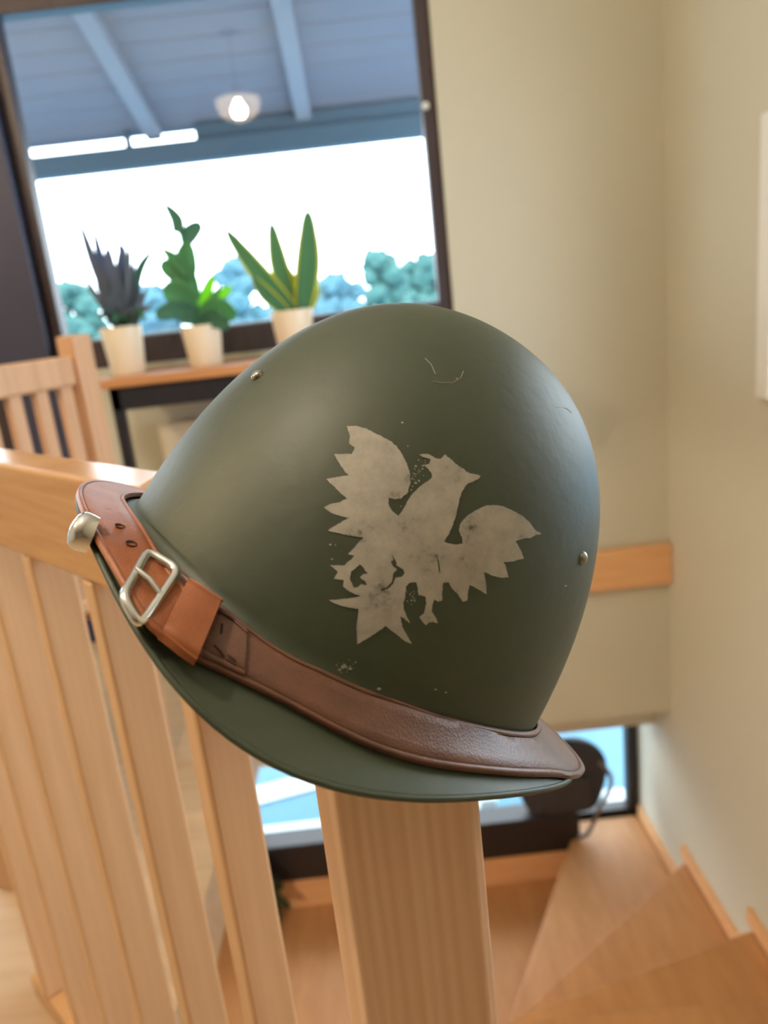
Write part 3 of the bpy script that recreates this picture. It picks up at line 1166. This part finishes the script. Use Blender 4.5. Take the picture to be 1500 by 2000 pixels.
# 2: round-leaved plant
c2 = px2(404, 711)
pl2 = empty('potted_plant', (c2[0], PY, SZ), 'tall green plant with rounded leaf pads in a cream pot, middle of the shelf', 'plant', 'pot plants on the window shelf')
h2 = (711 - 640) * S_ * 1.05
pot((c2[0], PY, SZ), .046, .056, h2, pl2)
tube('stem', [px2(395, 645), px2(384, 600), px2(372, 555), px2(366, 510), px2(358, 470), px2(346, 448)], [.008, .007, .006, .005, .004, .003], L_gr, pl2, 8)
for (a, mid, b, w, m, dy, shp) in [((346, 455), (346, 430), (322, 398), 24, L_gr3, 0, 'blade'), ((360, 478), (372, 456), (393, 436), 30, L_gr3, .01, 'round'), ((372, 545), (364, 512), (366, 472), 40, L_gr, 0, 'round'),
                                   ((368, 535), (340, 505), (312, 482), 30, L_gr, -.01, 'spike'), ((372, 548), (340, 530), (314, 512), 36, L_gr, .01, 'round'), ((378, 592), (360, 550), (352, 512), 52, L_gr, .01, 'round'),
                                   ((384, 590), (350, 572), (318, 574), 48, L_gr, -.02, 'round'), ((388, 612), (345, 604), (304, 618), 34, L_gr3, -.03, 'round'), ((392, 620), (425, 604), (462, 618), 44, L_gr, -.05, 'round'),
                                   ((396, 628), (420, 622), (448, 640), 34, L_gr3, -.06, 'round'), ((392, 605), (402, 575), (416, 538), 22, L_gr2, .03, 'round'), ((400, 608), (425, 582), (452, 560), 20, L_gr2, .03, 'round'),
                                   ((396, 640), (378, 622), (352, 628), 26, L_gr3, -.02, 'round'), ((400, 615), (412, 590), (430, 560), 14, L_gr, .02, 'round')]:
    leaf('leaf', [px2(*a, dy * .3), px2(*mid, dy * .8), px2(*b, dy * 1.2)], w * S_, m, pl2, shp, .12, twist=dy * 8)

# 3: snake plant
c3 = px2(580, 690)
pl3 = empty('potted_plant', (c3[0], PY, SZ), 'snake plant with yellow-edged upright blades in a cream pot, right behind the helmet', 'plant', 'pot plants on the window shelf')
h3 = px2(580, 604)[2] - SZ
pot((c3[0], PY, SZ), .048, .060, h3, pl3)
for (a, mid, b, w, dy) in [((572, 606), (505, 532), (439, 446), 34, 0), ((574, 606), (546, 520), (529, 432), 34, .02), ((592, 606), (602, 510), (601, 408), 44, -.01), ((600, 608), (612, 575), (617, 545), 22, .03),
                           ((560, 610), (520, 575), (492, 540), 26, -.02), ((584, 606), (572, 560), (560, 520), 26, .03)]:
    pts3 = [px2(*a, dy * .3), px2(*mid, dy * .8), px2(*b, dy * 1.2)]
    lf = leaf('leaf', pts3, w * S_ * .8, L_sn, pl3, 'blade', .15)
    back = [Vector(p) + Vector((0, .004, 0)) for p in pts3]
    leaf('leaf_margin', back, w * S_ * 1.05, L_ye, lf, 'blade', .15)

# small dark plant by the low window
pl4 = empty('potted_plant', (-.66, 2.60, -1.40), 'dark green leafy plant on the lower landing beside the low window', 'plant')
lathe('pot', [(.05, 0), (.07, .13), (.065, .13), (.06, .11)], (-.66, 2.60, -1.40), M_dframe, pl4, 32)
for (x, z, w) in [(-.60, -1.12, .07), (-.56, -1.17, .06), (-.58, -1.22, .06), (-.66, -1.05, .07), (-.74, -1.10, .06), (-.55, -1.28, .05), (-.78, -1.2, .06), (-.62, -1.15, .08)]:
    leaf('leaf', [(-.66, 2.60, -1.28), ((-.66 + x) / 2, 2.58, (z - 1.2) / 2), (x, 2.56, z)], w, leaf_mat('dark_indoor_leaf', lin(40, 56, 30), .2), pl4, 'round', .15)

# ------------------------------------------------------------------ bag by the low window
BY = 2.735
bx = .598
ZB = -1.09
bag = empty('bag', (bx, BY, ZB), 'dark charcoal round-topped bag standing on the ledge of the low window', 'bag')
topz = atY(1110, 1440, BY)[2]
bh = topz - ZB
hw_ = .19
vs, fs = [], []
NU, NV = 40, 20
for i in range(NV + 1):
    f = i / NV
    z = bh * f
    if f < .55:
        hwid = hw_ * (.74 + .26 * math.sin(math.pi * f / .55 * .5))
    else:
        hwid = hw_ * math.sqrt(max(0, 1 - ((f - .55) / .45) ** 2.2))
    dep = .05 * (1 - .35 * f) * (1 if f < .9 else math.sqrt(max(0, 1 - ((f - .9) / .1) ** 2)))
    if f < .06:
        hwid *= .9 + .1 * f / .06
        dep *= .9 + .1 * f / .06
    for k in range(NU):
        a = 2 * math.pi * k / NU
        ca_, sa_ = math.cos(a), math.sin(a)
        vs.append((bx + hwid * math.copysign(abs(ca_) ** .6, ca_), BY + dep * math.copysign(abs(sa_) ** .6, sa_), ZB + z))
for i in range(NV):
    for k in range(NU):
        fs.append((i * NU + k, i * NU + (k + 1) % NU, (i + 1) * NU + (k + 1) % NU, (i + 1) * NU + k))
fs.append(tuple(range(NU - 1, -1, -1)))
mesh('bag_body', vs, fs, M_bag, bag, True, 50)
box('front_pocket', (bx - .11, BY - .062, ZB + .03), (bx + .11, BY - .035, ZB + .17), M_bag, bag, .012, 4)
sp = [atY(x, y, BY - .066) for x, y in ((1172, 1490), (1192, 1515), (1190, 1545), (1172, 1575), (1160, 1605), (1146, 1630), (1128, 1652))]
for p in sp:
    p[2] = max(p[2], -1.195)
sp = [Vector(p) for p in interp([tuple(p) for p in sp], 5)]
tube('shoulder_strap', sp, .009, M_bagtrim, bag, 8)

# ------------------------------------------------------------------ ceiling lamp (its light lives here), plus two added lamps
frost = bpy.data.materials.new('frosted_bowl')
frost.use_nodes = True
nt = frost.node_tree
b = nt.nodes['Principled BSDF']
b.inputs['Base Color'].default_value = (1, .88, .70, 1)
b.inputs['Emission Color'].default_value = (1, .80, .56, 1)
b.inputs['Emission Strength'].default_value = 14
tl = nt.nodes.new('ShaderNodeBsdfTransparent')
tl.inputs[0].default_value = (1, .95, .88, 1)
mx = nt.nodes.new('ShaderNodeMixShader')
mx.inputs[0].default_value = .8
nt.links.new(b.outputs[0], mx.inputs[1])
nt.links.new(tl.outputs[0], mx.inputs[2])
nt.links.new(mx.outputs[0], nt.nodes['Material Output'].inputs['Surface'])


def bowl_lamp(lp, zceil, power, col, label):
    lamp = empty('pendant_lamp', tuple(lp), label, 'lamp')
    h = zceil - lp.z
    lathe('ceiling_rose', [(.05, h), (.05, h - .015), (.006, h - .03), (.005, .14), (.022, .13), (.024, .06), (.01, .055)], lp, M_brass, lamp, 24)
    lathe('lamp_bowl', [(.122, .06), (.118, .02), (.10, -.015), (.07, -.036), (.035, -.05), (.002, -.054)], lp, frost, lamp, 48)
    for a in (0, 2.1, 4.2):
        tube('support_rod', [lp + Vector((.121 * math.cos(a), .121 * math.sin(a), .05)), lp + Vector((.018 * math.cos(a), .018 * math.sin(a), .13))], .002, M_brass, lamp, 6)
    lathe('bulb', [(.002, -.036), (.016, -.033), (.030, -.021), (.0375, -.004), (.036, .014), (.026, .032), (.015, .044), (.014, .058)], lp, emit_mat('bulb_glow', col, power), lamp, 24)


bowl_lamp(Vector((-.55, .29, 2.10)), ZC, BULB, (1.0, .89, .74, 1), 'hanging lamp with a frosted glass bowl and glowing bulb, mirrored in the window')
bowl_lamp(Vector((-1.75, .62, 2.10)), ZC, BULB * 1.35, (1.0, .80, .54, 1), 'added out-of-view lamp with a frosted glass bowl, warming the left of the helmet')  # made-up lamp, put in for the warm sheen on the helmet
bowl_lamp(Vector((-.95, 1.25, -.42)), -.14, BULB * .8, (1.0, .89, .74, 1), 'added out-of-view lamp with a frosted glass bowl under the upper floor, lighting the stairs')  # made-up lamp, put in to brighten the stairwell

# ------------------------------------------------------------------ outdoors: porch roof, paving, trees
porch = empty('porch_roof', (-.3, 3.6, 1.9), 'blue-grey boarded porch roof outside the window', 'roof')
YO = 4.5
zb0 = atY(400, 311, YO)[2]
zb1 = zb0 + .105
box('front_beam', (-3.2, YO, zb0), (2.2, YO + .10, zb1), M_beamd, porch, .006)
sl0 = zb1 + .06
xf = atY(383, 285, YO)[0]
box('filler_board', (xf, YO + .02, zb1), (2.2, YO + .06, sl0 + .02), M_beamd, porch, .004)
pk = 14
for k in range(pk):
    y0 = 2.62 + (YO + .12 - 2.62) * k / pk
    y1 = 2.62 + (YO + .12 - 2.62) * (k + 1) / pk - .008
    zz = sl0 + .59 * (1 - k / (pk - 1))
    dzp = .59 / (pk - 1)
    vs = [(x, y, z + dz_) for x in (-3.2, 2.2) for (y, z) in ((y0, zz + dzp * .95), (y1, zz + dzp * .05)) for dz_ in (0, .018)]
    mesh('ceiling_plank', vs, [(0, 1, 3, 2), (4, 6, 7, 5), (0, 4, 5, 1), (2, 3, 7, 6), (0, 2, 6, 4), (1, 5, 7, 3)], M_porch, porch)
for xpx, ypx in ((302, 293), (597, 262)):
    x = atY(xpx, ypx, YO)[0]
    vs = []
    for (y, z) in ((2.62, sl0 + .63), (YO + .06, sl0 + .03)):
        for dx in (-.04, .04):
            for dz in (-.065, .0):
                vs.append((x + dx, y, z + dz))
    mesh('rafter', vs, [(0, 1, 3, 2), (4, 6, 7, 5), (0, 4, 5, 1), (2, 3, 7, 6), (0, 2, 6, 4), (1, 5, 7, 3)], M_porch2, porch)
xk = atY(251, 300, YO)[0]
box('spacer_block', (xk - .015, YO + .02, zb1), (xk + .015, YO + .06, sl0 + .02), M_beamd, porch, .002)
for x in (-3.0, 2.0):
    box('post', (x - .06, YO - .01, -1.45), (x + .06, YO + .11, zb0), M_beamd, porch, .005)

ZG = -1.45
tag(box('ground_paving', (-60, YL + .15, ZG - .2), (60, 90, ZG), M_pave, bevel=0), kind='structure')


def strip(pa, pb, wd, h, label):
    a, b = Vector(atZ(*pa, ZG)), Vector(atZ(*pb, ZG))
    d = (b - a).normalized()
    n = Vector((-d.y, d.x, 0))
    a, b = a - d * .2, b + d * .9
    q = [a, b, b + n * wd, a + n * wd]
    o = prism('kerb', [(v.x, v.y) for v in q], ZG, ZG + h, M_kerb, None, .006)
    tag(o, label, 'kerb', 'kerbs on the paving outside')


strip((505, 1574), (600, 1548), .16, .012, 'white kerb strip slanting across the paving outside the low window')
strip((515, 1648), (615, 1636), .12, .012, 'white kerb strip beside the wall outside the low window')
for (x, y, w, h, lab) in ((958, 1606, .085, .12, 'small white block on the paving outside the low window'), (1206, 1585, .12, .06, 'pale grey stone on the paving beside the low window frame')):
    p = atZ(x, y, ZG)
    o = box('paving_block', (p[0] - w / 2, p[1], ZG), (p[0] + w / 2, p[1] + .1, ZG + h), M_kerb, None, .012, 3)
    tag(o, lab, 'block')


def tree(px_, top, depth, wpx, m, label, seed):
    rnd = random.Random(seed)
    p = atY(px_, top, depth)
    H_ = p[2] - ZG
    half = wpx / FPX * depth / 2
    t = empty('tree', (p[0], depth, ZG), label, 'tree', 'trees beyond the porch')
    tube('trunk', [(p[0], depth, ZG), (p[0] + .1, depth, ZG + H_ * .4), (p[0], depth, ZG + H_ * .75)], [.16, .12, .06], M_bark, t, 8)
    bm = bmesh.new()
    for k in range(80):
        f = rnd.random()
        zc = ZG + H_ * (.12 + .84 * f)
        rad = half * (1 - .6 * f ** 2) * rnd.uniform(.0, .95)
        a = rnd.uniform(0, 6.28)
        r_ = half * rnd.uniform(.16, .34)
        r_ = min(r_, max(.15, (ZG + H_) - zc))
        g = bmesh.ops.create_icosphere(bm, subdivisions=2, radius=r_)
        for v in g['verts']:
            j = rnd.uniform(.75, 1.25)
            v.co = Vector((p[0] + rad * math.cos(a) + v.co.x * j, depth + rad * math.sin(a) + v.co.y * j, zc + v.co.z * j))
    bm_obj('foliage', bm, m, t)


tree(735, 486, 26, 120, M_tree, 'teal green leafy tree beyond the porch beside the window frame, taller of two', 1)
tree(826, 494, 33, 130, M_tree, 'teal green leafy tree against the right window frame, beyond the porch', 2)
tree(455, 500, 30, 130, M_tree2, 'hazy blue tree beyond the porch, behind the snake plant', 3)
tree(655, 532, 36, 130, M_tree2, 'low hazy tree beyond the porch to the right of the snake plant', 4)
tree(140, 545, 24, 130, M_tree, 'pale green tree beyond the porch, behind the dark spiky plant', 5)
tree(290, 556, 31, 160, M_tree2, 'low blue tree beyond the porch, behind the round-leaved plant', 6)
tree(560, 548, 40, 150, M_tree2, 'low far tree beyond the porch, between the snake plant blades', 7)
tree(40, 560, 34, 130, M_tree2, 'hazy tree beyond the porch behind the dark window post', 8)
